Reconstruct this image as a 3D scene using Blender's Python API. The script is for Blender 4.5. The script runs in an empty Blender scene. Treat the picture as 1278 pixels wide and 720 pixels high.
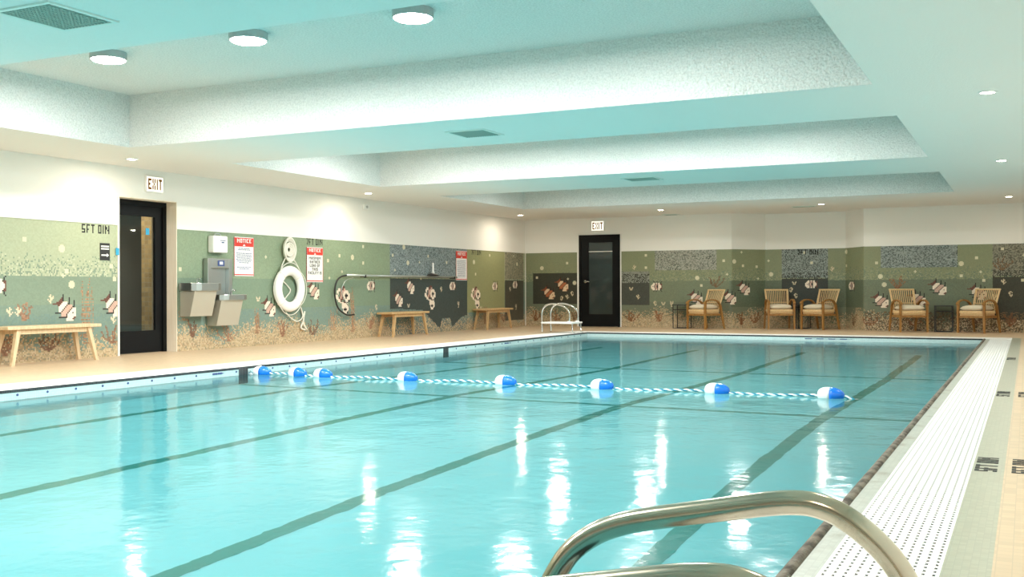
import bpy, bmesh, math, random
import numpy as np
from mathutils import Vector, Matrix
S = bpy.context.scene
COL = S.collection
R = math.radians
random.seed(7)

# ------------------------------------------------------------------ dimensions (metres)
XL, XR = -11.58, 0.9            # left / right wall
YB, YN = 24.31, -6.4            # far / near wall
ZC, ZT = 2.70, 1.86             # low ceiling, top of the mosaic
PX0, PX1 = -8.47, -0.72         # pool
PY0, PY1 = -3.2, 20.87
ZW = -0.09                      # water level
CX0, CX1 = -9.99, -1.20         # coffers
COFFERS = [(0.0, 3.90, 3.35), (5.62, 9.57, 3.345), (11.42, 15.17, 3.30), (17.2, 20.87, 3.09)]

# ------------------------------------------------------------------ materials
def mat(name, color=(.8, .8, .8), rough=.5, metal=0., spec=.5, noise=None, bump=None, emit=None, coat=0.):
    m = bpy.data.materials.new(name); m.use_nodes = True
    nt = m.node_tree; b = nt.nodes['Principled BSDF']
    b.inputs['Base Color'].default_value = (*color, 1)
    b.inputs['Roughness'].default_value = rough
    b.inputs['Metallic'].default_value = metal
    b.inputs['Specular IOR Level'].default_value = spec
    b.inputs['Coat Weight'].default_value = coat
    if emit:
        b.inputs['Emission Color'].default_value = (*emit[0], 1); b.inputs['Emission Strength'].default_value = emit[1]
    tc = nt.nodes.new('ShaderNodeTexCoord')
    if noise:                      # (scale xyz, amount, other colour)
        sc, lo, hi, other = noise
        mp = nt.nodes.new('ShaderNodeMapping'); mp.inputs['Scale'].default_value = sc
        n = nt.nodes.new('ShaderNodeTexNoise'); n.inputs['Scale'].default_value = 1; n.inputs['Detail'].default_value = 4
        r = nt.nodes.new('ShaderNodeMapRange'); r.inputs['From Min'].default_value = lo; r.inputs['From Max'].default_value = hi
        mx = nt.nodes.new('ShaderNodeMix'); mx.data_type = 'RGBA'
        mx.inputs['A'].default_value = (*color, 1); mx.inputs['B'].default_value = (*other, 1)
        nt.links.new(tc.outputs['Object'], mp.inputs[0]); nt.links.new(mp.outputs[0], n.inputs['Vector'])
        nt.links.new(n.outputs['Fac'], r.inputs['Value']); nt.links.new(r.outputs[0], mx.inputs['Factor'])
        nt.links.new(mx.outputs['Result'], b.inputs['Base Color'])
    if bump:                       # (scale, strength, distance)
        n = nt.nodes.new('ShaderNodeTexNoise'); n.inputs['Scale'].default_value = bump[0]; n.inputs['Detail'].default_value = 5
        bp = nt.nodes.new('ShaderNodeBump'); bp.inputs['Strength'].default_value = bump[1]; bp.inputs['Distance'].default_value = bump[2]
        nt.links.new(tc.outputs['Object'], n.inputs['Vector']); nt.links.new(n.outputs['Fac'], bp.inputs['Height'])
        nt.links.new(bp.outputs[0], b.inputs['Normal'])
    return m

def tile_mat(name, color, grout, size, rough=.35, gw=.07, vary=.06, axes='XY', stain=None):
    """square mosaic of one colour, each tile a little different, with grout lines"""
    m = bpy.data.materials.new(name); m.use_nodes = True
    nt = m.node_tree; b = nt.nodes['Principled BSDF']; L = nt.links.new
    b.inputs['Roughness'].default_value = rough
    tc = nt.nodes.new('ShaderNodeTexCoord')
    mp = nt.nodes.new('ShaderNodeMapping'); mp.inputs['Scale'].default_value = (1/size,)*3
    L(tc.outputs['Object'], mp.inputs[0])
    if axes == 'XY': mask = (1, 1, 0)
    elif axes == 'YZ': mask = (0, 1, 1)
    else: mask = (1, 0, 1)
    fl = nt.nodes.new('ShaderNodeVectorMath'); fl.operation = 'FLOOR'; L(mp.outputs[0], fl.inputs[0])
    wn = nt.nodes.new('ShaderNodeTexWhiteNoise'); wn.noise_dimensions = '3D'; 
    mk = nt.nodes.new('ShaderNodeVectorMath'); mk.operation = 'MULTIPLY'; mk.inputs[1].default_value = mask
    L(fl.outputs[0], mk.inputs[0]); L(mk.outputs[0], wn.inputs['Vector'])
    fr = nt.nodes.new('ShaderNodeVectorMath'); fr.operation = 'FRACTION'; L(mp.outputs[0], fr.inputs[0])
    sp = nt.nodes.new('ShaderNodeSeparateXYZ'); L(fr.outputs[0], sp.inputs[0])
    outs = [o for o, k in zip((0, 1, 2), mask) if k]
    mn = nt.nodes.new('ShaderNodeMath'); mn.operation = 'MINIMUM'
    L(sp.outputs[outs[0]], mn.inputs[0]); L(sp.outputs[outs[1]], mn.inputs[1])
    lt = nt.nodes.new('ShaderNodeMath'); lt.operation = 'LESS_THAN'; lt.inputs[1].default_value = gw; L(mn.outputs[0], lt.inputs[0])
    hv = nt.nodes.new('ShaderNodeMapRange'); hv.inputs['To Min'].default_value = 1-vary; hv.inputs['To Max'].default_value = 1+vary
    L(wn.outputs['Value'], hv.inputs['Value'])
    ml = nt.nodes.new('ShaderNodeVectorMath'); ml.operation = 'SCALE'; ml.inputs[0].default_value = color; L(hv.outputs[0], ml.inputs['Scale'])
    src = ml.outputs[0]
    if stain:                       # (colour, scale, lo, hi) dirt with a shape of its own
        n = nt.nodes.new('ShaderNodeTexNoise'); n.inputs['Scale'].default_value = stain[1]; n.inputs['Detail'].default_value = 6
        L(tc.outputs['Object'], n.inputs['Vector'])
        r = nt.nodes.new('ShaderNodeMapRange'); r.inputs['From Min'].default_value = stain[2]; r.inputs['From Max'].default_value = stain[3]
        L(n.outputs['Fac'], r.inputs['Value'])
        ms = nt.nodes.new('ShaderNodeMix'); ms.data_type = 'RGBA'; ms.inputs['B'].default_value = (*stain[0], 1)
        L(r.outputs[0], ms.inputs['Factor']); L(src, ms.inputs['A']); src = ms.outputs['Result']
    mx = nt.nodes.new('ShaderNodeMix'); mx.data_type = 'RGBA'; mx.inputs['B'].default_value = (*grout, 1)
    L(lt.outputs[0], mx.inputs['Factor']); L(src, mx.inputs['A']); L(mx.outputs['Result'], b.inputs['Base Color'])
    return m

def mural_mat():
    m = bpy.data.materials.new('glazed mosaic mural'); m.use_nodes = True
    nt = m.node_tree; b = nt.nodes['Principled BSDF']; L = nt.links.new
    b.inputs['Roughness'].default_value = .42; b.inputs['Specular IOR Level'].default_value = .35
    at = nt.nodes.new('ShaderNodeAttribute'); at.attribute_name = 'tile_colour'
    L(at.outputs['Color'], b.inputs['Base Color'])
    return m

M = dict(
    ceil=mat('sprayed ceiling texture', (.80, .81, .78), .9, bump=(45, 1.0, .03), noise=((55, 55, 55), .4, .7, (.64, .66, .63))),
    low=mat('low ceiling paint', (.83, .81, .78), .9, bump=(50, .5, .012)),
    plaster=mat('white wall paint', (.86, .85, .82), .75),
    trimw=mat('white metal trim', (.85, .85, .82), .4),
    mural=mural_mat(),
    floor=tile_mat('beige mosaic deck', (.60, .45, .30), (.51, .39, .27), .05, .4, .06, .07),
    green=tile_mat('sage mosaic strip', (.37, .375, .29), (.32, .325, .26), .025, .35, .08, .07),
    greyt=tile_mat('grey mosaic strip', (.42, .43, .38), (.36, .37, .33), .025, .4, .08, .08, stain=((.25, .22, .17), 5, .56, .72)),
    nose=mat('stained rubber gutter lip', (.20, .17, .13), .8, noise=((14, 9, 14), .4, .6, (.05, .038, .026)), bump=(60, .6, .01)),
    blackt=tile_mat('black mosaic line', (.035, .04, .045), (.12, .12, .12), .025, .3, .1, .4),
    lightt=tile_mat('pale blue waterline mosaic', (.56, .68, .68), (.44, .56, .56), .025, .3, .1, .05, axes='YZ'),
    lightt2=tile_mat('pale blue waterline mosaic end', (.62, .74, .74), (.48, .60, .60), .025, .3, .1, .05, axes='XZ'),
    pool=mat('pale blue pool plaster', (.76, .90, .91), .8, noise=((1.2, 1.2, 1.2), .3, .7, (.72, .88, .90))),
    line=mat('dark green pool tile', (.10, .34, .28), .5),
    grate=mat('white plastic grating', (.86, .86, .84), .45),
    trough=mat('shaded gutter trough', (.30, .31, .30), .8),  # one even mid grey under the grating
    steel=mat('brushed stainless steel', (.66, .57, .44), .17, 1.0, bump=(35, .06, .004), noise=((9, 9, 9), .4, .7, (.58, .50, .40))),
    steel2=mat('satin stainless steel', (.52, .54, .53), .32, 1.0),
    chrome=mat('polished chrome', (.8, .8, .8), .08, 1.0),
    apron=mat('grey enamel apron', (.47, .45, .38), .35, .3),
    black=mat('black satin paint', (.005, .006, .007), .5, spec=.15),
    blackm=mat('black powder coated steel', (.015, .015, .015), .4),
    bench=mat('pale oiled ash', (.72, .56, .36), .5, noise=((3, 60, 3), .35, .7, (.58, .42, .25))),
    bench2=mat('honey oiled oak', (.62, .42, .21), .5, noise=((3, 60, 3), .35, .7, (.48, .30, .14))),
    wood=mat('golden oak', (.38, .20, .055), .45, noise=((30, 30, 5), .35, .7, (.28, .13, .032))),
    cane=mat('pale rattan', (.84, .64, .38), .55, noise=((60, 60, 60), .35, .7, (.66, .44, .20))),
    cushion=mat('cream seat fabric', (.74, .66, .52), .9, bump=(220, .3, .003)),
    white=mat('white plastic', (.86, .87, .86), .35),
    buoyw=mat('white buoy plastic', (.88, .90, .92), .25),
    buoyb=mat('blue buoy plastic', (.01, .17, .72), .25),
    ringm=mat('white ring buoy foam', (.86, .87, .85), .5),
    rope=mat('off-white rope', (.78, .76, .68), .8),
    ropeb=mat('blue rope strand', (.02, .25, .38), .7),
    ropew=mat('white rope strand', (.88, .92, .92), .7),
    red=mat('red sign print', (.68, .045, .03), .5),
    ink=mat('dark sign ink', (.06, .09, .24), .6),
    inkb=mat('black sign ink', (.02, .02, .02), .6),
    signw=mat('white sign board', (.86, .86, .86), .4),
    exitm=mat('lit white exit face', (.6, .57, .5), .5, emit=((1, .93, .78), 1.25)),
    exitr=mat('amber exit letters', (.22, .085, .015), .7, spec=.1),
    lens=mat('lit frosted lens', (1, 1, 1), .5, emit=((1, .97, .90), 60)),
    lensw=mat('lit warm lens', (1, 1, 1), .5, emit=((1, .88, .68), 45)),
    fixture=mat('grey fixture body', (.42, .46, .46), .4, .3),
    vent=mat('grey green ceiling grille', (.30, .42, .38), .6),
    ventf=mat('pale grille frame', (.74, .80, .76), .6),
    tape=mat('blue painters tape', (.04, .36, .60), .7),
    jamb=mat('whitewashed wood jamb', (.92, .83, .70), .6, noise=((40, 40, 2), .35, .7, (.84, .74, .60))),
    brick=tile_mat('yellow brick', (.60, .40, .18), (.55, .45, .32), .075, .8, .1, .22, axes='XZ'),
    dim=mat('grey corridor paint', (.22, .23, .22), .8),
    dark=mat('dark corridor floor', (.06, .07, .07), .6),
    pole=mat('grey aluminium pole', (.46, .50, .48), .35, .8),
)
def glass():
    m = bpy.data.materials.new('clear door glass'); m.use_nodes = True
    nt = m.node_tree; nt.nodes.clear(); o = nt.nodes.new('ShaderNodeOutputMaterial')
    t = nt.nodes.new('ShaderNodeBsdfTransparent'); t.inputs[0].default_value = (.86, .90, .88, 1)
    g = nt.nodes.new('ShaderNodeBsdfGlossy'); g.inputs['Roughness'].default_value = .02
    f = nt.nodes.new('ShaderNodeFresnel'); f.inputs['IOR'].default_value = 1.6
    mx = nt.nodes.new('ShaderNodeMixShader')
    ge = nt.nodes.new('ShaderNodeNewGeometry'); mr = nt.nodes.new('ShaderNodeMapRange'); mr.inputs['To Min'].default_value = 1.5; mr.inputs['To Max'].default_value = 1/1.5
    nt.links.new(ge.outputs['Backfacing'], mr.inputs['Value']); nt.links.new(mr.outputs[0], f.inputs['IOR'])
    nt.links.new(f.outputs[0], mx.inputs[0]); nt.links.new(t.outputs[0], mx.inputs[1]); nt.links.new(g.outputs[0], mx.inputs[2])
    nt.links.new(mx.outputs[0], o.inputs[0]); return m
M['glass'] = glass()
def water():
    m = bpy.data.materials.new('pool water'); m.use_nodes = True
    nt = m.node_tree; nt.nodes.clear(); L = nt.links.new
    o = nt.nodes.new('ShaderNodeOutputMaterial')
    rf = nt.nodes.new('ShaderNodeBsdfRefraction'); rf.inputs['IOR'].default_value = 1.333; rf.inputs['Roughness'].default_value = 0.02
    rf.inputs['Color'].default_value = (.53, .905, .94, 1)
    gl = nt.nodes.new('ShaderNodeBsdfGlossy'); gl.inputs['Roughness'].default_value = .09
    fr = nt.nodes.new('ShaderNodeFresnel'); fr.inputs['IOR'].default_value = 1.25
    mx = nt.nodes.new('ShaderNodeMixShader')
    tc = nt.nodes.new('ShaderNodeTexCoord')
    n = nt.nodes.new('ShaderNodeTexNoise'); n.inputs['Scale'].default_value = 2.2; n.inputs['Detail'].default_value = 3
    n2 = nt.nodes.new('ShaderNodeTexNoise'); n2.inputs['Scale'].default_value = 14; n2.inputs['Detail'].default_value = 3
    ad = nt.nodes.new('ShaderNodeMath'); ad.operation = 'MULTIPLY_ADD'; ad.inputs[1].default_value = .2
    bp = nt.nodes.new('ShaderNodeBump'); bp.inputs['Strength'].default_value = .34; bp.inputs['Distance'].default_value = .02
    bq = nt.nodes.new('ShaderNodeBump'); bq.inputs['Strength'].default_value = .22; bq.inputs['Distance'].default_value = .02
    L(tc.outputs['Object'], n.inputs['Vector']); L(tc.outputs['Object'], n2.inputs['Vector'])
    L(n2.outputs['Fac'], ad.inputs[0]); L(n.outputs['Fac'], ad.inputs[2]); L(ad.outputs[0], bp.inputs['Height'])
    L(n.outputs['Fac'], bq.inputs['Height']); L(bq.outputs[0], rf.inputs['Normal'])
    for k in (gl, fr): L(bp.outputs[0], k.inputs['Normal'])
    L(fr.outputs[0], mx.inputs[0]); L(rf.outputs[0], mx.inputs[1]); L(gl.outputs[0], mx.inputs[2]); L(mx.outputs[0], o.inputs[0])
    return m
M['water'] = water()

# ------------------------------------------------------------------ mesh helpers
def link(o, parent=None):
    COL.objects.link(o)
    if parent: o.parent = parent
    return o
def obj(name, bm, material, parent=None, smooth=False, bevel=0):
    me = bpy.data.meshes.new(name); bmesh.ops.recalc_face_normals(bm, faces=bm.faces); bm.to_mesh(me); bm.free()
    mats = material if isinstance(material, (list, tuple)) else [material]
    for k in mats: me.materials.append(M[k] if isinstance(k, str) else k)
    if smooth:
        me.shade_smooth()
    o = link(bpy.data.objects.new(name, me), parent)
    if bevel:
        b = o.modifiers.new('bevel', 'BEVEL'); b.width = bevel; b.segments = 2; b.limit_method = 'ANGLE'
    return o
def thing(name, label, cat, loc=(0, 0, 0), rz=0, group=None):
    o = link(bpy.data.objects.new(name, None)); o.location = loc; o.rotation_euler = (0, 0, rz); o.empty_display_size = .1
    return tag(o, label, cat, group)
def tag(o, label, cat, group=None, kind=None):
    o['label'] = label; o['category'] = cat
    if group: o['group'] = group
    if kind: o['kind'] = kind
    return o
def struct(name, bm, material, parent=None, **k):
    o = obj(name, bm, material, parent, **k)
    if not parent: o['kind'] = 'structure'
    return o
def NB(): return bmesh.new()
def box(bm, x0, x1, y0, y1, z0, z1, mi=0):
    vs = [bm.verts.new((x, y, z)) for x in (x0, x1) for y in (y0, y1) for z in (z0, z1)]
    for q in ((0, 1, 3, 2), (4, 6, 7, 5), (0, 4, 5, 1), (2, 3, 7, 6), (0, 2, 6, 4), (1, 5, 7, 3)):
        f = bm.faces.new([vs[i] for i in q]); f.material_index = mi
    return bm
def bar(bm, a, b, w, d=None, w2=None, d2=None, up=(0, 0, 1)):
    """tapered rectangular bar from a to b"""
    a, b = Vector(a), Vector(b); d = d or w; w2 = w2 or w; d2 = d2 or d
    t = (b-a).normalized(); up = Vector(up)
    if abs(t.dot(up)) > .95: up = Vector((0, 1, 0))
    s = t.cross(up).normalized(); u = s.cross(t).normalized()
    vs = []
    for p, ww, dd in ((a, w, d), (b, w2, d2)):
        for i, j in ((-1, -1), (1, -1), (1, 1), (-1, 1)): vs.append(bm.verts.new(p + s*i*ww/2 + u*j*dd/2))
    for q in ((0, 1, 2, 3), (7, 6, 5, 4), (0, 4, 5, 1), (1, 5, 6, 2), (2, 6, 7, 3), (3, 7, 4, 0)): bm.faces.new([vs[i] for i in q])
    return bm
def tube(bm, pts, r, n=10, closed=False, r2=None):
    pts = [Vector(p) for p in pts]; rings = []; N = len(pts); prev = None
    for i, p in enumerate(pts):
        if closed: t = (pts[(i+1) % N]-pts[i-1]).normalized()
        else: t = (pts[min(i+1, N-1)]-pts[max(i-1, 0)]).normalized()
        if prev is None:
            a = Vector((0, 0, 1)) if abs(t.z) < .9 else Vector((1, 0, 0)); s = t.cross(a).normalized()
        else: s = (prev - t*prev.dot(t)).normalized()
        prev = s; u = t.cross(s)
        rr = r if r2 is None else r+(r2-r)*i/(N-1)
        rings.append([bm.verts.new(p+(s*math.cos(k*2*math.pi/n)+u*math.sin(k*2*math.pi/n))*rr) for k in range(n)])
    for i in range(N if closed else N-1):
        A, B = rings[i], rings[(i+1) % N]
        for k in range(n): bm.faces.new((A[k], A[(k+1) % n], B[(k+1) % n], B[k]))
    if not closed: bm.faces.new(rings[0][::-1]); bm.faces.new(rings[-1])
    return bm
def smooth_path(P, k=6):
    P = [Vector(p) for p in P]; out = []
    for i in range(len(P)-1):
        p0, p1, p2, p3 = P[max(i-1, 0)], P[i], P[i+1], P[min(i+2, len(P)-1)]
        for j in range(k):
            t = j/k
            out.append(.5*((2*p1)+(p2-p0)*t+(2*p0-5*p1+4*p2-p3)*t*t+(3*p1-p0-3*p2+p3)*t**3))
    out.append(P[-1]); return out
def lathe(bm, prof, c=(0, 0, 0), axis='Z', n=20, caps=True):
    rings = []
    for r, h in prof:
        ring = []
        for k in range(n):
            a = 2*math.pi*k/n; x, y = r*math.cos(a), r*math.sin(a)
            p = (x, y, h) if axis == 'Z' else ((h, x, y) if axis == 'X' else (x, h, y))
            ring.append(bm.verts.new((p[0]+c[0], p[1]+c[1], p[2]+c[2])))
        rings.append(ring)
    for A, B in zip(rings, rings[1:]):
        for k in range(n): bm.faces.new((A[k], A[(k+1) % n], B[(k+1) % n], B[k]))
    if caps: bm.faces.new(rings[0][::-1]); bm.faces.new(rings[-1])
    return bm
def dup(root, loc, rz, label, group=None):
    r = root.copy(); COL.objects.link(r); r.location = loc; r.rotation_euler = (0, 0, rz); r['label'] = label
    if group: r['group'] = group
    for ch in list(root.children):
        c = ch.copy(); COL.objects.link(c); c.parent = r
        for g in list(ch.children):
            d = g.copy(); COL.objects.link(d); d.parent = c
    return r

FONT = {'0': '111101101101111', '5': '111100111001111', '7': '111001001010010', 'F': '111100110100100', 'T': '111010010010010',
 'I': '11111', 'N': '10001110011010110011 10001', 'O': '111101101101111', 'C': '111100100100111', 'E': '111100110100111', 'X': '101101010101101',
 'M': '1000111011101011000110001', 'A': '010101111101101', 'U': '101101101101111', 'B': '110101110101110', 'H': '101101111101101',
 'R': '110101110101101', 'L': '100100100100111', 'D': '110101101101110', 'S': '111100111001111', 'Y': '101101010010010', ' ': '00000'}
FONT['N'] = '1001110110111001' + '1001'
def glyph(c):
    s = FONT[c]; w = len(s)//5
    return [[s[r*w+k] == '1' for k in range(w)] for r in range(5)], w
def text_cells(txt):
    """pixel letters: list of (col,row) with row 0 at the top, and the total width"""
    out = []; x = 0
    for c in txt:
        g, w = glyph(c)
        out += [(x+k, r) for r in range(5) for k in range(w) if g[r][k]]
        x += w+1
    return out, x-1

# ------------------------------------------------------------------ the mosaic mural
T = .02
NR = int(round(ZT/T))
def C(*v): return np.array(v)/255.
def lin(c): 
    c = np.clip(c, 0, 1); return np.where(c <= .04045, c/12.92, ((c+.055)/1.055)**2.4)
rng = np.random.default_rng(5)
CREAM, PINK, DK, BR, TAN, RUST, PALE = C(236, 228, 205), C(205, 170, 150), C(45, 45, 45), C(112, 68, 55), C(190, 150, 105), C(165, 100, 60), C(214, 218, 176)

class Canvas:
    """one row per course of tiles, bottom first; a = metres along the wall of the first column"""
    def __init__(s, a, b, base):
        s.a = a; s.n = int(round((b-a)/T)); s.c = np.zeros((NR, s.n, 3)); s.base = base
        z = (np.arange(NR)+.5)*T; y = a+(np.arange(s.n)+.5)*T
        Z, Y = np.meshgrid(z, y, indexing='ij'); s.Z, s.Y = Z, Y
        up, mid, low, hi = base
        rnd = rng.random(Z.shape)
        c = np.where((Z > 1.13)[..., None], up, mid)
        band = (Z > 1.13) & (Z < 1.42); p = np.clip((1.42-Z)/.3, 0, 1)
        c = np.where((band & (rnd < .30*p+.05))[..., None], mid, c)
        c = np.where((band & (rng.random(Z.shape) < .25*p))[..., None], hi, c)
        c = np.where((Z < .75)[..., None], mid*.5+low*.5, c)
        c = np.where(((Z < .62) & (rng.random(Z.shape) < .6))[..., None], low, c)
        s.c = c
        # the sandy sea bed, ragged at the top and speckled
        e = .30+.08*np.sin(y*2.3)+.05*np.sin(y*5.1+1)+.03*np.sin(y*11)
        sandp = np.clip((e[None, :]-Z)/.26+.5, 0, 1)
        sand = rng.random(Z.shape) < sandp
        pal = [C(184, 166, 122), C(198, 182, 142), C(160, 148, 112), C(140, 140, 112), C(176, 150, 112)]
        idx = rng.choice(5, size=Z.shape, p=[.35, .3, .15, .1, .1])
        sc = np.take(np.array(pal), idx, axis=0)
        s.c = np.where(sand[..., None], sc, s.c)
    def rc(s, y, z): return int(round((z)/T)), int(round((y-s.a)/T))
    def put(s, r, c, col, a=1.):
        if 0 <= r < NR and 0 <= c < s.n: s.c[r, c] = s.c[r, c]*(1-a)+col*a
    def rect(s, y0, y1, z0, z1, fn):
        m = (s.Y > y0) & (s.Y < y1) & (s.Z > z0) & (s.Z < z1); k = fn(s, m); s.c[m] = k[m]
    def bubble(s, y, z, rad=1.9):
        r, c = s.rc(y, z)
        for i in range(-4, 5):
            for j in range(-4, 5):
                if i*i+j*j <= rad*rad+.3: s.put(r+i, c+j, PALE*.75+CREAM*.25, .9)
    def sprite(s, y, z, rows, pal, mirror=False, k=1):
        if k != 1:
            H, W_ = len(rows), max(map(len, rows)); rows = [r.ljust(W_, '.') for r in rows]
            rows = [''.join(rows[int(i/k)][int(j/k)] for j in range(int(W_*k))) for i in range(int(H*k))]
        r, c = s.rc(y, z); h = len(rows); w = max(map(len, rows))
        for i, row in enumerate(rows):
            for j, ch in enumerate(row):
                if ch in pal: s.put(r+h//2-i, c+(w//2-j if mirror else j-w//2), pal[ch])
    def coral(s, y, z, col, h=.26, w=.24, n=6):
        for k in range(n):
            yy, zz = y, z-h/2; a = (k/(n-1)-.5)*1.7*(w/h)
            L = h/T*(.7+.5*rng.random())
            for q in range(int(L)):
                yy += math.sin(a*(1-q/L*.6))*T; zz += math.cos(a*(1-q/L*.6))*T
                if rng.random() < .25: yy += T*rng.choice((-1, 1))
                r, c = s.rc(yy, zz); s.put(r, c, col*(.85+.3*rng.random()), .85)
                if rng.random() < .55: s.put(r, c+rng.choice((-1, 1)), col*(.9+.3*rng.random()), .7)
    def weed(s, y, z, col, h=.85, w=3):
        for k in range(w*4):
            yy = y+(rng.random()-.5)*w*2.6*T; hh = h*(.5+.5*rng.random())
            for q in range(int(hh/T)):
                if rng.random() < .12: yy += T*rng.choice((-1, 1))
                r, c = s.rc(yy, z+q*T); 
                if rng.random() < .8: s.put(r, c, col*(.85+.35*rng.random()), .75)
    def hook(s, y, z, col):
        rows = (["x..x.", "x.xx.", "xx.x.", ".xxx.", "..x..", "..x..", ".xx.."], ["..xx..", ".xx.x.", ".xx...", "..x.x.", "..xxx.", "...x.."], ["..x...", ".xx.x.", "..xxx.", "x.xx..", ".xx...", "..x..."], ["x...x", "xx.xx", ".x.x.", ".xxx."])[rng.integers(4)]
        s.sprite(y, z, rows, dict(x=col), mirror=rng.random() < .5)
    def text(s, y, z, txt):
        cells, w = text_cells(txt); r, c = s.rc(y, z)
        for k, q in cells:
            for j in ((q,), (1, 2), (3,), (4,), (5,))[q]: s.put(r-(j if q != 0 else 0), c+k, C(22, 26, 22))

FISH1 = ["........D..........",
         "........D..........",
         ".......BD....D.....",
         "......BBD....D.....",
         ".....BBBD....D...D.",
         "...BBBBBWWWW.D...D.",
         "BBBBBBBWWWWWDD...D.",
         "....BBWWWWWDPPPP.D.",
         ".....WWWWWDPPPPPDD.",
         ".....WWWWDPPPPPDWWW",
         ".....WWWDPPPPPDWWWW",
         ".....WWDPPPPPDWWWWW",
         "..DDDDDPPPPPDWWWDWW",
         ".......PPPPDWWWWWWW",
         ".......PPPPDWWWWWWW",
         ".....DDDDDDDWWWWWBB",
         "...........WWWWWBB.",
         "...........WWWWWW.."]
FISH2 = ["...D...D.....D",
         "....D...D...D.",
         "...WWDWWDWW.D.",
         "..WWWDPPDWWDBB",
         ".WWWWDPPDWWWBB",
         "WWWWDPPDDWWWWB",
         "WWDWDPPDDWWWWB",
         "WWWWDPPDDWWWWB",
         "WWWWWDPPDWWWBB",
         ".WWWWDPPDWWDBB",
         "..WWWDWWDWW.D.",
         "....D..D....D.",
         "...D..D......D"]
FISH3 = ["......BBB......",
         "..WWWBBBPP.....",
         ".WWWWBPPPWWW...",
         ".WW.BPPPWWWWW..",
         "..W.BPPWWWDWWW.",
         "WW..BPPWWDDDWW.",
         "WWWBPPBWWWDWWW.",
         ".WWWPBBBWWWWWWD",
         "..WWWB..DWWWDD.",
         "....WWWWBBDD...",
         "......WWWWWW...",
         "......WWWWWWW..",
         "......WWWDWWW..",
         ".......WDDDWW..",
         ".......WWDWWD..",
         "........WWWD...",
         "..........D...."]
FPAL = dict(W=CREAM, P=PINK, D=DK, B=BR)
OPAL = dict(W=C(232, 205, 160), P=C(190, 105, 60), D=C(70, 35, 25), B=C(150, 75, 45))

def speckle(light, darkc, p):
    def f(s, m):
        a = rng.random(s.Z.shape); out = np.where((a < p)[..., None], darkc, light)
        out = np.where((rng.random(s.Z.shape) < .35)[..., None], (light+darkc)/2*1.05, out); return out
    return f
def solid(col, v=.06):
    return lambda s, m: col*(1+v*(rng.random(s.Z.shape)-.5))[..., None]
def dress(cv, D, coralc, hookc, dark=()):
    for k, (y, z) in enumerate(D['coral']): cv.coral(y, z, coralc[k % len(coralc)], w=.34 if k % 2 else .2)
    for k, (y, z) in enumerate(D.get('weed', [])): cv.weed(y, max(z, .12), coralc[k % len(coralc)]*.5+TAN*.5, h=.95 if k in (0, 3) else .45)
    for y, z in D['whites']: cv.hook(y, z, hookc)
    for k, (y, z) in enumerate(D['bub']): cv.bubble(y, z, (2.3, 1.9, 1.6, 1.2)[k % 4])
    for y, z in D['f2']: cv.sprite(y, z, FISH2, FPAL)
    for y, z in D.get('f3', []): cv.sprite(y, z-.04, FISH3, FPAL, k=1.6)
    for k, (y, z) in enumerate(D['f1']): cv.sprite(y, z, FISH1, OPAL if (y, z) in D.get('orange', ()) else FPAL)

LEFT = dict(
  bub=[(9.9, 1.48), (9.97, 1.19), (10.73, 1.26), (9.92, 1.13), (10.05, 1.0), (10.8, 1.07), (12.08, 1.25), (14.08, 1.48), (14.81, 1.57), (16.19, 1.56), (15.84, 1.46), (15.89, 1.15), (16.63, 1.54), (16.98, 1.75), (16.98, 1.44), (16.27, 1.26), (18.47, 1.8), (18.04, 1.62), (19.44, 1.63), (19.07, 1.5), (18.63, 1.49), (20.24, 1.52), (19.14, 1.16), (18.13, 1.31), (21.51, 1.57), (21.59, 1.27), (22.32, 1.74), (23.63, 1.76), (23.82, 1.56), (12.21, 0.81), (9.32, 1.58)],
  f1=[(9.95, 0.69), (10.74, 0.72), (14.13, 0.64), (15.38, 0.93), (18.22, 0.74), (18.69, 0.99)],
  f2=[(8.93, 0.98), (17.26, 0.99), (20.52, 0.99), (22.61, 0.99), (23.72, 1.05)],
  f3=[(16.32, 0.77), (19.54, 0.78), (21.62, 0.77)],
  coral=[(9.04, 0.22), (9.69, 0.25), (9.32, 0.65), (10.77, 0.3), (12.34, 0.31), (13.16, 0.22), (14.52, 0.24), (15.38, 0.24), (17.23, 0.28), (23.04, 0.26)],
  weed=[(10.32, 0.19), (13.86, 0.2), (15.98, 0.18), (16.63, 0.1), (22.1, 0.12), (12.14, 0.47)],
  whites=[(9.08, 0.65), (9.25, 0.63), (9.74, 0.8), (10.75, 0.5), (18.65, 0.59), (20.78, 0.59), (19.98, 0.92), (23.76, 0.49), (23.4, 0.91), (13.89, 0.75), (21.86, 0.48), (17.45, 0.56)])
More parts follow.
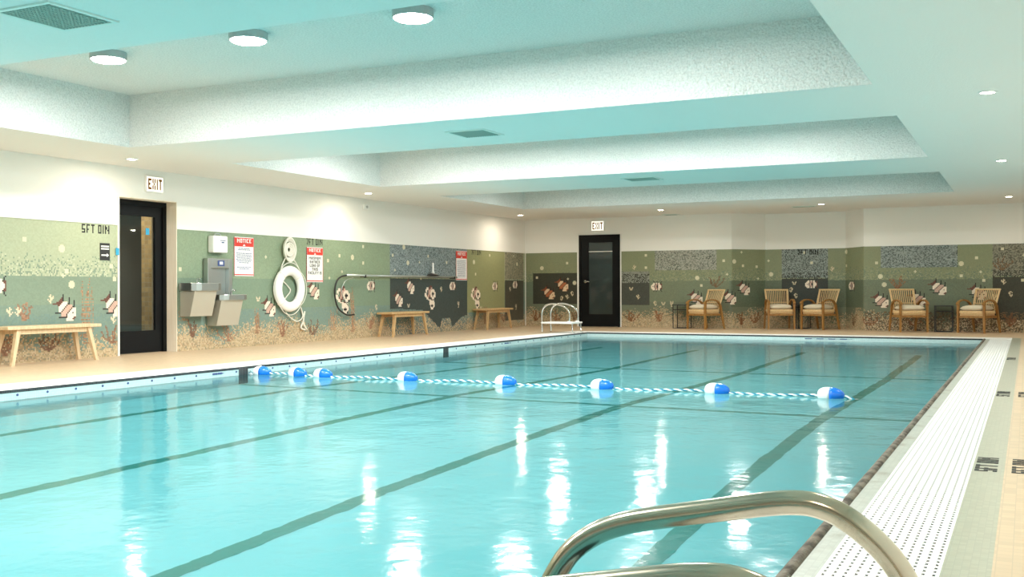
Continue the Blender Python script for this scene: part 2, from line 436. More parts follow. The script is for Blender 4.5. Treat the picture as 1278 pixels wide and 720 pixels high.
BACK = dict(
  bub=[(0.46, 1.46), (1.17, 1.58), (0.33, 1.22), (1.19, 1.19), (1.37, 1.09), (3.25, 1.74), (5.17, 1.58), (5.24, 1.26), (4.53, 1.19), (3.23, 1.45), (4.62, 1.0), (5.62, 1.78), (5.42, 1.56), (6.04, 1.45), (5.66, 1.46), (6.35, 1.58), (6.42, 1.26), (7.35, 1.53), (7.19, 1.76), (6.09, 1.16), (8.16, 1.76), (8.16, 1.44), (9.25, 1.47), (10.05, 1.27), (9.32, 1.19), (10.96, 1.18), (11.26, 1.57), (11.34, 1.26), (10.95, 1.45), (11.41, 1.07), (11.77, 1.74), (12.15, 1.6), (9.4, 1.0), (12.14, 1.08)],
  f1=[(0.62, 0.83), (1.0, 1.05), (4.47, 0.73), (5.28, 0.73), (5.66, 0.94), (9.3, 0.66), (10.48, 0.94), (10.06, 0.7), (11.26, 0.83)],
  orange=[(0.62, 0.83), (1.0, 1.05)], f2=[(3.53, 0.98), (7.35, 1.02), (8.42, 0.98)],
  coral=[(0.28, 0.24), (0.86, 0.26), (1.34, 0.28), (2.87, 0.26), (3.57, 0.26), (4.97, 1.09), (5.61, 0.2), (5.99, 0.24), (8.49, 0.2), (9.1, 0.22), (9.68, 1.03), (11.75, 1.42), (11.9, 0.24), (10.01, 0.23), (11.21, 0.24)],
  whites=[(0.8, 0.73), (1.0, 0.69), (1.15, 0.73), (1.3, 0.79), (3.02, 0.71), (2.86, 0.91), (3.49, 0.57), (3.69, 0.57), (3.89, 0.56), (6.95, 1.03), (6.89, 0.89), (7.0, 0.74), (2.96, 1.45), (7.84, 1.35), (11.75, 1.05), (11.6, 0.71), (11.93, 0.78)])

def left_canvas():
    cv = Canvas(6.0, YB, (C(168, 186, 150), C(124, 152, 128), C(110, 146, 136), C(188, 200, 166)))
    # panel beyond the door is a cleaner green, then a dark panel, an olive panel and a narrow dark panel
    m = (cv.Y > 11.9) & (cv.Z > .62) & (cv.Y < 17.95)
    g = C(134, 162, 128)
    cv.c[m] = (g*(1+.05*(rng.random(cv.Z.shape)-.5))[..., None])[m]
    m = m & (cv.Z < 1.13); cv.c[m] = (C(118, 150, 124)*np.ones((*cv.Z.shape, 3)))[m]
    m = (cv.Y > 21.2) & (cv.Y < 23.13) & (cv.Z > .4)
    cv.c[m] = (C(146, 156, 104)*np.ones((*cv.Z.shape, 3)))[m]
    cv.rect(17.95, 21.2, 1.17, 1.9, speckle(C(138, 160, 162), C(80, 102, 106), .33))
    dk = C(62, 78, 76)
    # dark water with a stepped, pointed lower edge between sand mounds
    edge = np.interp(cv.Y[0], [17.95, 19.2, 19.95, 20.05, 20.4, 20.5, 20.9, 21.2], [.55, .5, .08, .3, .3, .1, .3, .35])
    m = (cv.Y > 17.95) & (cv.Y < 21.2) & (cv.Z < 1.17) & (cv.Z > edge[None, :])
    cv.c[m] = (dk*(1+.12*(rng.random(cv.Z.shape)-.5))[..., None])[m]
    m = (cv.Y > 17.95) & (cv.Y < 21.2) & (cv.Z <= edge[None, :]) & (rng.random(cv.Z.shape) < .4)
    cv.c[m] = dk*1.5
    cv.rect(23.13, 24.2, 1.17, 1.9, speckle(C(158, 158, 128), C(96, 104, 90), .35))
    cv.rect(23.13, 24.2, .16, 1.17, solid(C(80, 82, 68), .15))
    dress(cv, LEFT, [C(140, 96, 68), C(118, 84, 62), C(158, 114, 84)], C(214, 205, 170))
    cv.text(10.25, 1.82, '5FT OIN'); cv.text(15.20, 1.84, '7FT OIN'); cv.text(21.39, 1.84, '7FT OIN')
    return cv
POLY = [(XL, YB), (-6.22, YB), (-5.59, 25.0), (-3.75, 25.0), (-3.26, YB), (XR, YB)]
def back_canvas():
    tot = sum(math.dist(a, b) for a, b in zip(POLY, POLY[1:]))
    cv = Canvas(0, tot, (C(132, 147, 108), C(106, 130, 106), C(112, 126, 100), C(150, 162, 126)))
    cv.rect(5.34, 8.95, .5, 1.13, solid(C(94, 114, 90), .08))
    cv.rect(8.95, 13, .62, 1.13, solid(C(108, 126, 100), .08))
    cv.rect(2.61, 5.3, .62, 1.13, solid(C(116, 134, 104), .05))
    cv.rect(.22, 1.48, .55, 1.34, solid(C(62, 66, 54), .1))
    cv.rect(2.61, 3.35, 1.08, 1.36, speckle(C(140, 150, 140), C(108, 120, 104), .4))
    cv.rect(2.61, 3.35, .53, 1.08, solid(C(70, 78, 70), .12))
    cv.rect(3.47, 5.01, 1.37, 1.9, speckle(C(158, 166, 152), C(94, 104, 92), .28))
    cv.rect(6.67, 7.75, 1.17, 1.9, speckle(C(140, 158, 152), C(70, 84, 80), .33))
    cv.rect(6.67, 7.75, .47, 1.17, solid(C(56, 64, 58), .12))
    cv.rect(9.34, 10.91, 1.37, 1.9, speckle(C(144, 162, 158), C(80, 96, 92), .33))
    cv.rect(11.57, 13, 1.17, 1.9, speckle(C(140, 142, 120), C(84, 88, 74), .35))
    cv.rect(11.57, 13, .25, 1.17, solid(C(64, 66, 54), .15))
    # broken dark spray just above the dark panels
    for a, b in ((2.61, 3.35), (6.67, 7.75), (11.57, 13)):
        m = (cv.Y > a) & (cv.Y < b) & (cv.Z > 1.08) & (cv.Z < 1.3) & (rng.random(cv.Z.shape) < .35); cv.c[m] = C(60, 66, 58)
    # mottled brown rocks low on the right
    m = (cv.Y > 9) & (cv.Z < .42); q = rng.random(cv.Z.shape)
    cv.c[m & (q < .35)] = C(120, 100, 68); cv.c[m & (q > .85)] = C(84, 80, 60)
    dress(cv, BACK, [C(130, 84, 48), C(142, 96, 60), C(120, 90, 58)], C(206, 196, 156))
    cv.text(7.04, 1.82, '7FT OIN')
    return cv
def mosaic_mesh(name, cv, place, holes=()):
    """grid of tiles; place(a) -> (x, y, outward normal) gives where a metre mark along the wall stands"""
    A = cv.a+np.arange(cv.n+1)*T; P = np.array([place(a) for a in A]); Zs = np.arange(NR+1)*T
    V = np.zeros((NR+1, cv.n+1, 3)); V[..., 0] = P[:, 0]; V[..., 1] = P[:, 1]; V[..., 2] = Zs[:, None]
    ii = np.arange((NR+1)*(cv.n+1)).reshape(NR+1, cv.n+1)
    Q = np.stack([ii[:-1, :-1], ii[:-1, 1:], ii[1:, 1:], ii[1:, :-1]], -1)
    keep = np.ones(Q.shape[:2], bool)
    for a, b in holes: keep &= ~((cv.Y > a) & (cv.Y < b))
    Q = Q[keep]; g_ = cv.c.mean(-1, keepdims=True); cc = (g_*.22+cv.c*.78)*np.array([1.02, .985, .985])
    col = lin(cc*(1+.05*(rng.random(cv.Z.shape)-.5))[..., None])[keep]
    me = bpy.data.meshes.new(name); n = len(Q)
    me.vertices.add(V.reshape(-1, 3).shape[0]); me.vertices.foreach_set('co', V.reshape(-1).astype(np.float32))
    me.loops.add(n*4); me.loops.foreach_set('vertex_index', Q.reshape(-1).astype(np.int32))
    me.polygons.add(n); me.polygons.foreach_set('loop_start', np.arange(0, n*4, 4, dtype=np.int32))
    me.update(calc_edges=True)
    at = me.color_attributes.new('tile_colour', 'FLOAT_COLOR', 'CORNER')
    c4 = np.ones((n, 4, 4), np.float32); c4[..., :3] = col[:, None, :]
    at.data.foreach_set('color', c4.reshape(-1)); me.materials.append(M['mural'])
    bm = bmesh.new(); bm.from_mesh(me); bmesh.ops.delete(bm, geom=[v for v in bm.verts if not v.link_faces], context='VERTS'); bm.to_mesh(me); bm.free()
    o = link(bpy.data.objects.new(name, me)); o['kind'] = 'structure'; return o

DY0, DY1, DZ = 10.89, 12.02, 2.27      # left doorway
BX0, BX1, BZ = -10.08, -8.99, 2.28     # far door
mosaic_mesh('wall_left_mosaic', left_canvas(), lambda a: (XL, a), holes=[(DY0-.01, DY1+.01)])
def along(a):
    for p, q in zip(POLY, POLY[1:]):
        l = math.dist(p, q)
        if a <= l+1e-6: return (p[0]+(q[0]-p[0])*a/l, p[1]+(q[1]-p[1])*a/l)
        a -= l
    return POLY[-1]
mosaic_mesh('wall_back_mosaic', back_canvas(), along, holes=[(BX0-XL-.01, BX1-XL+.01)])

# ------------------------------------------------------------------ room shell
W = .25
b = NB()       # left wall plaster: behind the tiles and above them, with the doorway left open
box(b, XL-W, XL-.012, YN, DY0, 0, ZT-.01); box(b, XL-W, XL-.012, DY1, YB+W, 0, ZT-.01)
box(b, XL-W, XL, YN, DY0, ZT, ZC); box(b, XL-W, XL, DY1, YB+W, ZT, ZC); box(b, XL-W, XL, DY0, DY1, DZ, ZC)
struct('wall_left', b, 'plaster')
b = NB(); box(b, XL-.002, XL, YN, 6.0, 0, ZT); struct('wall_left_near_tile', b, tile_mat('sage wall tile', (.26, .36, .27), (.30, .38, .30), .02, .4, .05, .1, axes='YZ'))
b = NB(); box(b, XR, XR+W, YN, YB+W, 0, 3.5); struct('wall_right', b, 'plaster')
b = NB(); box(b, XL-W, XR+W, YN-W, YN, 0, 3.5); struct('wall_near', b, 'plaster')
b = NB()
for (p, q) in zip(POLY, POLY[1:]):
    for z0, z1, off in ((0, ZT-.01, .012), (ZT, ZC, 0)):
        segs = [(p, q)]
        if p == POLY[0]:
            segs = [(p, (BX0, YB)), ((BX1, YB), q)]
        for s, e in segs:
            vs = [b.verts.new((x, y+(off if k < 2 else off+W), z)) for k, (x, y) in enumerate((s, e, e, s)) for z in (z0, z1)]
            for f in ((0, 2, 3, 1), (4, 6, 7, 5), (2, 4, 5, 3), (6, 0, 1, 7), (1, 3, 5, 7), (0, 6, 4, 2)): b.faces.new([vs[i] for i in f])
box(b, BX0, BX1, YB, YB+W, BZ, ZC)
o = struct('wall_back', b, 'plaster')
# cut of the far doorway above the tile line is covered by the door itself (door stands 2 cm proud)
b = NB()      # slim metal trims: top of the tiles and the tile ends at the doorway
box(b, XL, XL+.012, 6, DY0, ZT-.004, ZT+.012); box(b, XL, XL+.012, DY1, YB-.02, ZT-.004, ZT+.012); struct('trim_1', b, 'trimw')
b = NB(); box(b, XL, XL+.015, DY0-.03, DY0, 0, DZ); struct('trim_2', b, 'trimw')
b = NB()
for p, q in zip(POLY, POLY[1:]):
    bar(b, (p[0]+.01, p[1]-.006, ZT+.004), (q[0]-.01, q[1]-.006, ZT+.004), .012, .016)
struct('trim_3', b, 'trimw')
b = NB(); box(b, XL+.005, XL+.02, YB-.02, YB-.005, 0, ZT); struct('trim_4', b, 'trimw')

# ceiling: low slab with four coffers
b = NB()
ys = [YN]+[v for c in COFFERS for v in c[:2]]+[25.3]
def quad(bm, P, mi=0):
    f = bm.faces.new([bm.verts.new(p) for p in P]); f.material_index = mi
def slab(bm, x0, x1, y0, y1): box(bm, x0, x1, y0, y1, ZC, ZC+.06, 0)
slab(b, XL-W, CX0, YN-W, 25.3); slab(b, CX1, XR+W, YN-W, 25.3)
for k in range(0, len(ys), 2): slab(b, CX0, CX1, ys[k]-(W if k == 0 else 0), ys[k+1])
for y0, y1, zt in COFFERS:
    t = .06; z0 = ZC+.001
    box(b, CX0-t, CX0+.004, y0-t, y1+t, z0, zt, 1); box(b, CX1-.004, CX1+t, y0-t, y1+t, z0, zt, 1)
    box(b, CX0, CX1, y0-t, y0+.004, z0, zt, 1); box(b, CX0, CX1, y1-.004, y1+t, z0, zt, 1)
    box(b, CX0-t, CX1+t, y0-t, y1+t, zt, zt+.06, 1)
struct('ceiling', b, ['low', 'ceil'])
b = NB(); box(b, XL-W-2, XR+W, YN-W, 25.5, 3.5, 3.6); struct('roof_slab', b, 'dim')

# floor: deck ring round the pool
b = NB(); D = -.25
GL, GR, GB = -9.08, -.257, 21.5        # outer edges of the white gutter band
box(b, XL-W, GL, YN, 25.3, D, 0); box(b, GL, -.108, GB, 25.3, D, 0); box(b, -.108, XR+W, YN, 25.3, D, 0); box(b, GL, -.108, YN, PY0-.55, D, 0)
struct('floor', b, 'floor')
b = NB(); box(b, GR, -.108, PY0-.55, GB, D, 0.0); struct('floor_strip', b, 'green')
b = NB(); box(b, -.685, -.612, PY0, PY1, D, -.002); struct('floor_gutter_strip', b, 'greyt')
b = NB()                                # worn dark lip along the pool edge
tube(b, [(-.706, y, -.016) for y in np.linspace(PY0, PY1, 60)], .027, 10); struct('trim_5', b, 'nose', smooth=True)
# white gutter bands, left and far side (solid bands with fine slots too far to see) 
b = NB(); box(b, GL, PX0-.0, PY0, GB, D, .004); box(b, PX0, GR, PY1, GB, D, .004); box(b, GL, GR, PY0-.55, PY0, D, .004)
struct('gutter_band', b, 'grate')
# right hand gutter: real perforated grating over a trough
b = NB(); box(b, -.612, GR, PY0, PY1, D, -.05); struct('gutter_trough', b, 'trough')
b = NB(); x0, x1 = -.612, GR; pitch = (x1-x0)/11; yy0, yy1 = 2.2, PY1
for k in range(12):
    xc = x0+k*pitch; w = pitch*.36
    box(b, max(x0, xc-w), min(x1, xc+w), PY0, PY1, -.028, 0)
step = .046; ny = int((yy1-yy0)/step)
for k in range(11):
    xa, xb = x0+k*pitch+pitch*.37, x0+(k+1)*pitch-pitch*.36
    for j in range(ny):
        y = yy0+j*step
        quad(b, [(xa, y, -.001), (xb, y, -.001), (xb, y+step*.56, -.001), (xa, y+step*.56, -.001)])
g = obj('gutter_grate', b, 'grate'); tag(g, 'long white perforated gutter grate beside the right pool edge', 'grate')

# ------------------------------------------------------------------ pool
b = NB(); e = .2
def dz(y): return -1.30 if y < 9.9 else (-1.30-.85*min(1, (y-9.9)/4.8))
prof = [(PY0, -1.3), (9.9, -1.3), (14.7, -2.15), (PY1, -2.15)]
for (ya, za), (yb_, zb) in zip(prof, prof[1:]): quad(b, [(PX0, ya, za), (PX1, ya, za), (PX1, yb_, zb), (PX0, yb_, zb)])
for X in (PX0, PX1):
    for (ya, za), (yb_, zb) in zip(prof, prof[1:]): quad(b, [(X, ya, za), (X, yb_, zb), (X, yb_, ZW-.06), (X, ya, ZW-.06)])
quad(b, [(PX0, PY0, -1.3), (PX1, PY0, -1.3), (PX1, PY0, ZW-.06), (PX0, PY0, ZW-.06)])
quad(b, [(PX0, PY1, -2.15), (PX1, PY1, -2.15), (PX1, PY1, ZW-.06), (PX0, PY1, ZW-.06)])
struct('floor_pool', b, 'pool').cycles.is_caustics_receiver = True
b = NB()                                 # lane lines and cross lines on the bottom
def strip(x0, x1, y0, y1, dzv=.004):
    cuts = sorted({y0, y1}|{c for c in (9.9, 14.7) if y0 < c < y1})
    def z(y): return float(np.interp(y, [p[0] for p in prof], [p[1] for p in prof]))+dzv
    for a, c in zip(cuts, cuts[1:]): quad(b, [(x0, a, z(a)), (x1, a, z(a)), (x1, c, z(c)), (x0, c, z(c))])
for x in (-7.54, -5.58, -3.63, -1.67): strip(x-.062, x+.062, PY0+1, 19.3)
for y in (9.86, 14.75): strip(PX0, PX1, y-.05, y+.05, .006)
struct('floor_lane_lines', b, 'line').cycles.is_caustics_receiver = True
b = NB()
for y in (9.88, 14.77): box(b, PX0+.0, PX0+.008, y-.08, y+.08, -1.2, -.002)
struct('trim_6', b, 'blackt')
# waterline tile band and the black line above it
b = NB(); box(b, PX0-.02, PX0+.003, PY0, PY1, ZW-.08, -.022); struct('trim_7', b, 'lightt')
b = NB(); box(b, PX0-.02, PX1, PY1-.003, PY1+.02, ZW-.08, -.022); struct('trim_8', b, 'lightt2')
b = NB(); box(b, PX0-.02, PX0+.005, PY0, PY1, -.022, .005); box(b, PX0-.02, PX1, PY1-.005, PY1+.02, -.022, .005); struct('trim_9', b, 'blackt')
b = NB(); box(b, PX1, PX1+.03, PY0, PY1, -1.2, -.03); struct('trim_10', b, 'lightt')
bm = NB(); lathe(bm, [(.012, 0), (.012, .006)], axis='X', n=10); first = obj('pool_inlet', bm, 'ink')
INL = 'small dark round inlet in the pale tile band of the left pool wall'
first.location = (PX0+.002, 5.4, -.046); tag(first, INL, 'inlet', 'inlets along the left waterline')
for k in range(1, 46):
    y = 5.4+k*.335
    if y > 20.7: break
    if min(abs(y-9.88), abs(y-14.77)) < .1: continue
    o = first.copy(); COL.objects.link(o); o.location = (PX0+.002, y, -.046)
# slot skimmers in the waterline band
for (x, y, rz, l) in ((PX0+.004, 9.35, 0, 'dark slotted fitting on the left waterline just before the first float'), (PX0+.004, 16.9, 0, 'dark slotted fitting on the left waterline past the second black mark'), (-3.9, PY1-.004, 1, 'dark slot row on the far waterline below the chairs')):
    bm = NB()
    for q in range(4 if rz else 2):
        if rz: box(bm, q*.22, q*.22+.23, -.003, 0, -.050, -.046); box(bm, q*.22, q*.22+.13, -.006, 0, -.055, -.04)
        else: box(bm, 0, .003, q*.09, q*.09+.10, -.048, -.042); box(bm, 0, .006, q*.09, q*.09+.07, -.055, -.035)
    o = obj('waterline_fitting', bm, 'ink'); o.location = (x, y, 0); tag(o, l, 'fitting')
# water
b = NB(); quad(b, [(PX0+.001, PY0, ZW), (PX1-.001, PY0, ZW), (PX1-.001, PY1, ZW), (PX0+.001, PY1, ZW)])
w = obj('pool_water', b, 'water')
if w.data.polygons[0].normal.z < 0: w.data.flip_normals()
w.data.shade_smooth(); w['kind'] = 'structure'; w.cycles.is_caustics_caster = True

# ------------------------------------------------------------------ depth marks on the right deck
def deck_mark(x, y, txt, label):
    t = thing('depth_marking', label, 'marking', (x, y, .0005)); c0 = 0
    for ch_ in txt:
        g, w = glyph(ch_)
        if ch_ != ' ':
            bm = NB()
            for r in range(5):
                for k in range(w):
                    if g[r][k]: box(bm, r*.021, r*.021+.0205, (c0+k)*.0195, (c0+k)*.0195+.019, 0, .0015)
            obj('letter', bm, 'inkb', t)
        c0 += w+1
deck_mark(-.245, 5.78, '5FT OIN', 'black mosaic depth letters on the sage strip, nearer pair')
deck_mark(-.075, 5.78, '5FT OIN', 'black mosaic depth letters on the beige deck, nearer pair')
deck_mark(-.245, 9.85, '5FT OIN', 'black mosaic depth letters on the sage strip, middle pair')
deck_mark(-.075, 9.85, '5FT OIN', 'black mosaic depth letters on the beige deck, middle pair')
deck_mark(-.245, 14.9, '7FT OIN', 'far black mosaic depth letters on the sage strip')

def area(name, loc, size, power, color, rot=(0, 0, 0), spread=180):
    l = bpy.data.lights.new(name, 'AREA'); l.shape = 'DISK'; l.size = size; l.energy = power; l.color = color; l.spread = R(spread)
    l.cycles.is_caustics_light = True
    o = bpy.data.objects.new(name, l); COL.objects.link(o); o.location = loc; o.rotation_euler = rot; return o

# ------------------------------------------------------------------ doors
# left doorway: wood jamb, black frame, leaf with glass, a corridor behind
J = .245
b = NB(); box(b, XL-J, XL+.004, DY1-.012, DY1, 0, DZ); box(b, XL-J, XL+.004, DY0, DY1, DZ-.012, DZ); struct('trim_11', b, 'jamb')
d = thing('door_1', 'black framed glass door set back in the left wall doorway', 'door', (XL-J+.03, DY0, 0)); d['kind'] = 'structure'
b = NB(); H = DZ-.012; wdt = DY1-DY0-.012
box(b, -.05, .02, 0, .05, 0, H); box(b, -.05, .02, wdt-.07, wdt, 0, H); box(b, -.05, .02, .05, wdt-.07, H-.07, H); obj('door_frame', b, 'black', d)
b = NB(); y0, y1, z0, z1 = .05, wdt-.07, .01, H-.07
box(b, -.045, -.005, y0, y0+.12, z0, z1); box(b, -.045, -.005, y1-.14, y1, z0, z1); box(b, -.045, -.005, y0+.12, y1-.14, z0, .33); box(b, -.045, -.005, y0+.12, y1-.14, 2.03, z1)
lf = obj('door_leaf', b, 'black', d)
b = NB(); box(b, -.03, -.022, y0+.12, y1-.14, .33, 2.03); obj('glass_pane', b, 'glass', lf)
b = NB(); box(b, -.021, -.019, y1-.31, y1-.24, 1.76, 1.86); obj('tape_patch', b, 'tape', lf)['label'] = 'small square of blue tape on the glass'
b = NB(); box(b, .02, .026, 0, 0, 0, 0) if False else box(b, XL+.016, XL+.019, 10.82, 10.88, 1.43, 1.53)
tag(obj('tape_patch', b, 'tape'), 'blue tape piece stuck on the tile beside the left doorway', 'tape')
cx = XL-J-.03
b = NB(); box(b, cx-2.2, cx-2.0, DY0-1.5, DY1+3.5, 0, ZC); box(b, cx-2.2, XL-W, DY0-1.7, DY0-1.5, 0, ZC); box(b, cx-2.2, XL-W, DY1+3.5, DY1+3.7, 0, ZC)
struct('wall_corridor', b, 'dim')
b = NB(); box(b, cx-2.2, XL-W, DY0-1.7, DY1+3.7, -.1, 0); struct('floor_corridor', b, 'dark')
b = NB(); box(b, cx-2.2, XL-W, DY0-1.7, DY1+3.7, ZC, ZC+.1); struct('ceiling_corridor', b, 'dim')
b = NB(); box(b, -12.59, -12.37, 12.30, 12.56, 0, ZC); struct('corridor_brick_pillar', b, 'brick')
area('corridor_lamp', (-12.9, 11.6, ZC-.05), .15, 26, (1, .88, .70))  # added lamp, out of sight, brightens the dark corridor and its pillar
b = NB(); lathe(b, [(.04, -.012), (.08, -.008), (.09, -.001)], (-12.9, 11.6, ZC), n=20); tag(obj('corridor_light', b, 'lensw'), 'round warm ceiling light added to brighten the corridor behind the left glass door', 'light')
# far door
d = thing('door_2', 'black far door with a tall dark glass panel, below the far exit sign', 'door', (BX0, YB, 0)); d['kind'] = 'structure'
wd = BX1-BX0; b = NB()
box(b, 0, .06, -.03, .10, 0, BZ); box(b, wd-.06, wd, -.03, .10, 0, BZ); box(b, .06, wd-.06, -.03, .10, BZ-.07, BZ); obj('door_frame', b, 'black', d)
b = NB(); box(b, .06, .26, -.015, .03, .01, BZ-.07); box(b, wd-.20, wd-.06, -.015, .03, .01, BZ-.07); box(b, .26, wd-.2, -.015, .03, .01, .31); box(b, .26, wd-.2, -.015, .03, 2.09, BZ-.07)
lf = obj('door_leaf', b, 'black', d)
b = NB(); box(b, .26, wd-.2, .0, .012, .31, 2.09)
dg = mat('dark tinted glass', (.03, .042, .04), .06, 0, .8); obj('glass_pane', b, dg, lf)
b = NB(); lathe(b, [(.035, -.03), (.035, -.016)], (.17, 0, 1.12), 'Y', 14); tube(b, [(.17, -.03, 1.12), (.17, -.07, 1.12), (.26, -.075, 1.12), (.30, -.07, 1.115)], .012, 8); obj('lever_handle', b, 'chrome', lf, smooth=True)['label'] = 'chrome lever handle'
b = NB(); box(b, BX0-.05, BX0-.003, YB-.02, YB+.1, 0, BZ+.01); box(b, BX1+.003, BX1+.03, YB-.02, YB+.1, 0, BZ+.01); struct('trim_12', b, 'trimw')

# ------------------------------------------------------------------ exit signs
def exit_sign(label, loc, rz, w, h):
    t = thing('exit_sign', label, 'sign', loc, rz)
    b = NB(); box(b, -w/2, w/2, -.04, 0, -h/2, h/2); obj('housing', b, 'white', t, bevel=.004)
    b = NB(); box(b, -w/2+.012, w/2-.012, -.043, -.0405, -h/2+.012, h/2-.012); fc = obj('lit_face', b, 'exitm', t)
    b = NB(); cells, cw = text_cells('EXIT'); u = (w-.07)/cw; vv = (h-.075)/5
    for c, r in cells: box(b, -w/2+.035+c*u, -w/2+.035+(c+1)*u, -.046, -.0432, h/2-.037-(r+1)*vv, h/2-.037-r*vv)
    obj('lettering', b, 'exitr', fc)
exit_sign('lit white EXIT sign above the left wall doorway', (XL, 11.54, 2.49), R(90), .34, .235)
exit_sign('lit white EXIT sign above the black far door', (-9.57, YB, 2.50), 0, .34, .25)

# ------------------------------------------------------------------ ceiling lights and grilles
P_DRUM, P_DOWN = 118, 19
where = {0: 'nearest coffer overhead', 1: 'nearest visible ceiling coffer', 2: 'middle ceiling coffer', 3: 'farthest ceiling coffer'}
drum0 = None
xs = (-8.38, -6.57, -4.76, -3.0); ordn = ('closest to the left wall', 'second from the left wall', 'third from the left wall', 'farthest from the left wall')
for ci, (y0, y1, zt) in enumerate(COFFERS):
    for k, x in enumerate(xs):
        yc = {0: 2.1, 1: 7.75, 2: 13.4, 3: 19.1}[ci]
        lab = 'round drum light in the %s, %s' % (where[ci], ordn[k])
        if drum0 is None:
            drum0 = thing('ceiling_light', lab, 'light', (x, yc, zt), 0, 'drum lights in the coffers')
            b = NB(); lathe(b, [(.175, -.075), (.18, -.07), (.18, -.001)], n=28); obj('housing', b, 'fixture', drum0, smooth=False)
            b = NB(); lathe(b, [(.10, -.092), (.15, -.088), (.168, -.0755)], n=28); obj('lens', b, 'lens', drum0, smooth=True)
        else: dup(drum0, (x, yc, zt), 0, lab, 'drum lights in the coffers')
        area('drum_lamp', (x, yc, zt-.11), .30, P_DRUM*(.35 if ci == 3 else 1), (1, .985, .95))
dl0 = None
DL = [(-10.82, y) for y in (-1.0, 4.7, 10.4, 16.05, 22.45)]+[(-.32, y) for y in (-1.0, 4.7, 10.42, 16.07, 22.45)]+[(-7.36, 22.5), (-3.87, 22.55)]
for k, (x, y) in enumerate(DL):
    side = 'left wall' if x < -9 else ('right side of the pool' if x > -2 else 'far deck')
    extra = {-1.0: 'behind the viewer', 4.7: 'just out of the frame', 10.4: 'before the life ring', 10.42: 'nearest in view', 16.05: 'beyond the life ring', 16.07: 'second in view', 22.45: 'nearest the far wall', 22.5: 'right of the far door', 22.55: 'above the paired chairs'}[y]
    lab = 'small recessed downlight over the %s, %s' % (side, extra)
    if dl0 is None:
        dl0 = thing('downlight', lab, 'light', (x, y, ZC), 0, 'recessed downlights in the low ceiling')
        b = NB(); lathe(b, [(.062, -.001), (.062, -.010), (.085, -.008), (.085, -.001)], n=20); obj('trim_ring', b, 'white', dl0)
        b = NB(); lathe(b, [(.04, -.012), (.06, -.008)], n=20); obj('lens', b, 'lensw', dl0)
    else: dup(dl0, (x, y, ZC), 0, lab, 'recessed downlights in the low ceiling')
    area('downlight_lamp', (x, y, ZC-.02), .12, P_DOWN, (1, .88, .70))
def grille(label, x0, x1, y0, y1, z):
    t = thing('ceiling_vent', label, 'vent', ((x0+x1)/2, (y0+y1)/2, z)); w, l = (x1-x0)/2, (y1-y0)/2
    b = NB(); box(b, -w-.03, -w, -l-.03, l+.03, -.012, 0); box(b, w, w+.03, -l-.03, l+.03, -.012, 0); box(b, -w, w, -l-.03, -l, -.012, 0); box(b, -w, w, l, l+.03, -.012, 0); obj('frame', b, 'ventf', t)
    b = NB(); n = int(2*w/.03)
    for k in range(n): box(b, -w+k*.03, -w+k*.03+.012, -l, l, -.010, -.003)
    for k in range(int(2*l/.03)): box(b, -w, w, -l+k*.03, -l+k*.03+.010, -.009, -.003)
    obj('grille', b, 'vent', t)
    b = NB(); box(b, -w, w, -l, l, -.002, 0); obj('backing', b, 'fixture', t)
grille('square air grille on the beam nearest the viewer, in the top left', -5.85, -5.40, 4.53, 5.03, ZC)
grille('square air grille on the beam behind the nearest coffer', -5.84, -5.40, 10.26, 10.70, ZC)
grille('square air grille on the beam before the farthest coffer', -5.80, -5.30, 15.82, 16.25, ZC)
grille('narrow air grille on the far low ceiling near the far door', -7.75, -7.45, 23.9, 24.15, ZC)
grille('narrow air grille on the far low ceiling before the paired chairs', -4.55, -4.1, 22.95, 23.15, ZC)
t = thing('wall_sensor', 'small white sensor box high on the left wall', 'sensor', (XL, 17.05, 2.54))
b = NB(); box(b, 0, .05, -.09, .09, -.05, .05); obj('housing', b, 'white', t, bevel=.01)
b = NB(); lathe(b, [(.028, .05), (.024, .065), (.01, .07)], axis='X', n=14); obj('lens', b, 'fixture', t, smooth=True)

# ------------------------------------------------------------------ wall signs
def sign(label, y0, y1, z0, z1, hd, lines, txtmat='ink', title='NOTICE', cols=None):
    t = thing('notice_sign', label, 'sign', (XL, y0, z0)); w, h = y1-y0, z1-z0
    b = NB(); box(b, .0, .010, 0, w, 0, h); obj('board', b, 'signw', t)
    b = NB(); f = .012
    box(b, .002, .0125, f, w-f, h-hd, h-f); box(b, .002, .0125, f, w-f, f*1.2, f*2.6)
    for a, c in ((0, f*.5), (w-f*.5, w)): box(b, .002, .0125, a, c, 0, h)
    hp = obj('red_header', b, 'red', t); hp['label'] = 'red header and footer bars'
    b = NB(); cells, cw = text_cells(title); u = w*.72/cw; v = hd*.42/5
    for c, r in cells: box(b, .0128, .0135, w*.14+c*u, w*.14+(c+1)*u, h-hd*.18-(r+1)*v, h-hd*.18-r*v)
    for k in range(3): box(b, .0128, .0135, w*(.44+.03*k), w*(.56-.03*k), h-hd*(.94-.09*k), h-hd*(.86-.09*k))
    obj('title', b, 'signw', hp)['label'] = 'white title letters'
    b = NB()
    for (txt, zc, lh, cw_) in lines:
        if cols: 
            cells, n = text_cells(txt); u = w*cw_/n
            for c, r in cells: box(b, .0101, .011, w*(1-cw_)/2+c*u, w*(1-cw_)/2+(c+1)*u, z_(h, zc, lh, r+1), z_(h, zc, lh, r))
        else:
            y = w*(1-cw_)/2
            while y < w*(1+cw_)/2-.01:
                l = .012+random.random()*.045; l = min(l, w*(1+cw_)/2-y); box(b, .0101, .011, y, y+l, h*zc, h*zc+lh); y += l+.009
    obj('text', b, txtmat, t)
def z_(h, zc, lh, r): return h*zc+lh-lh*r/5
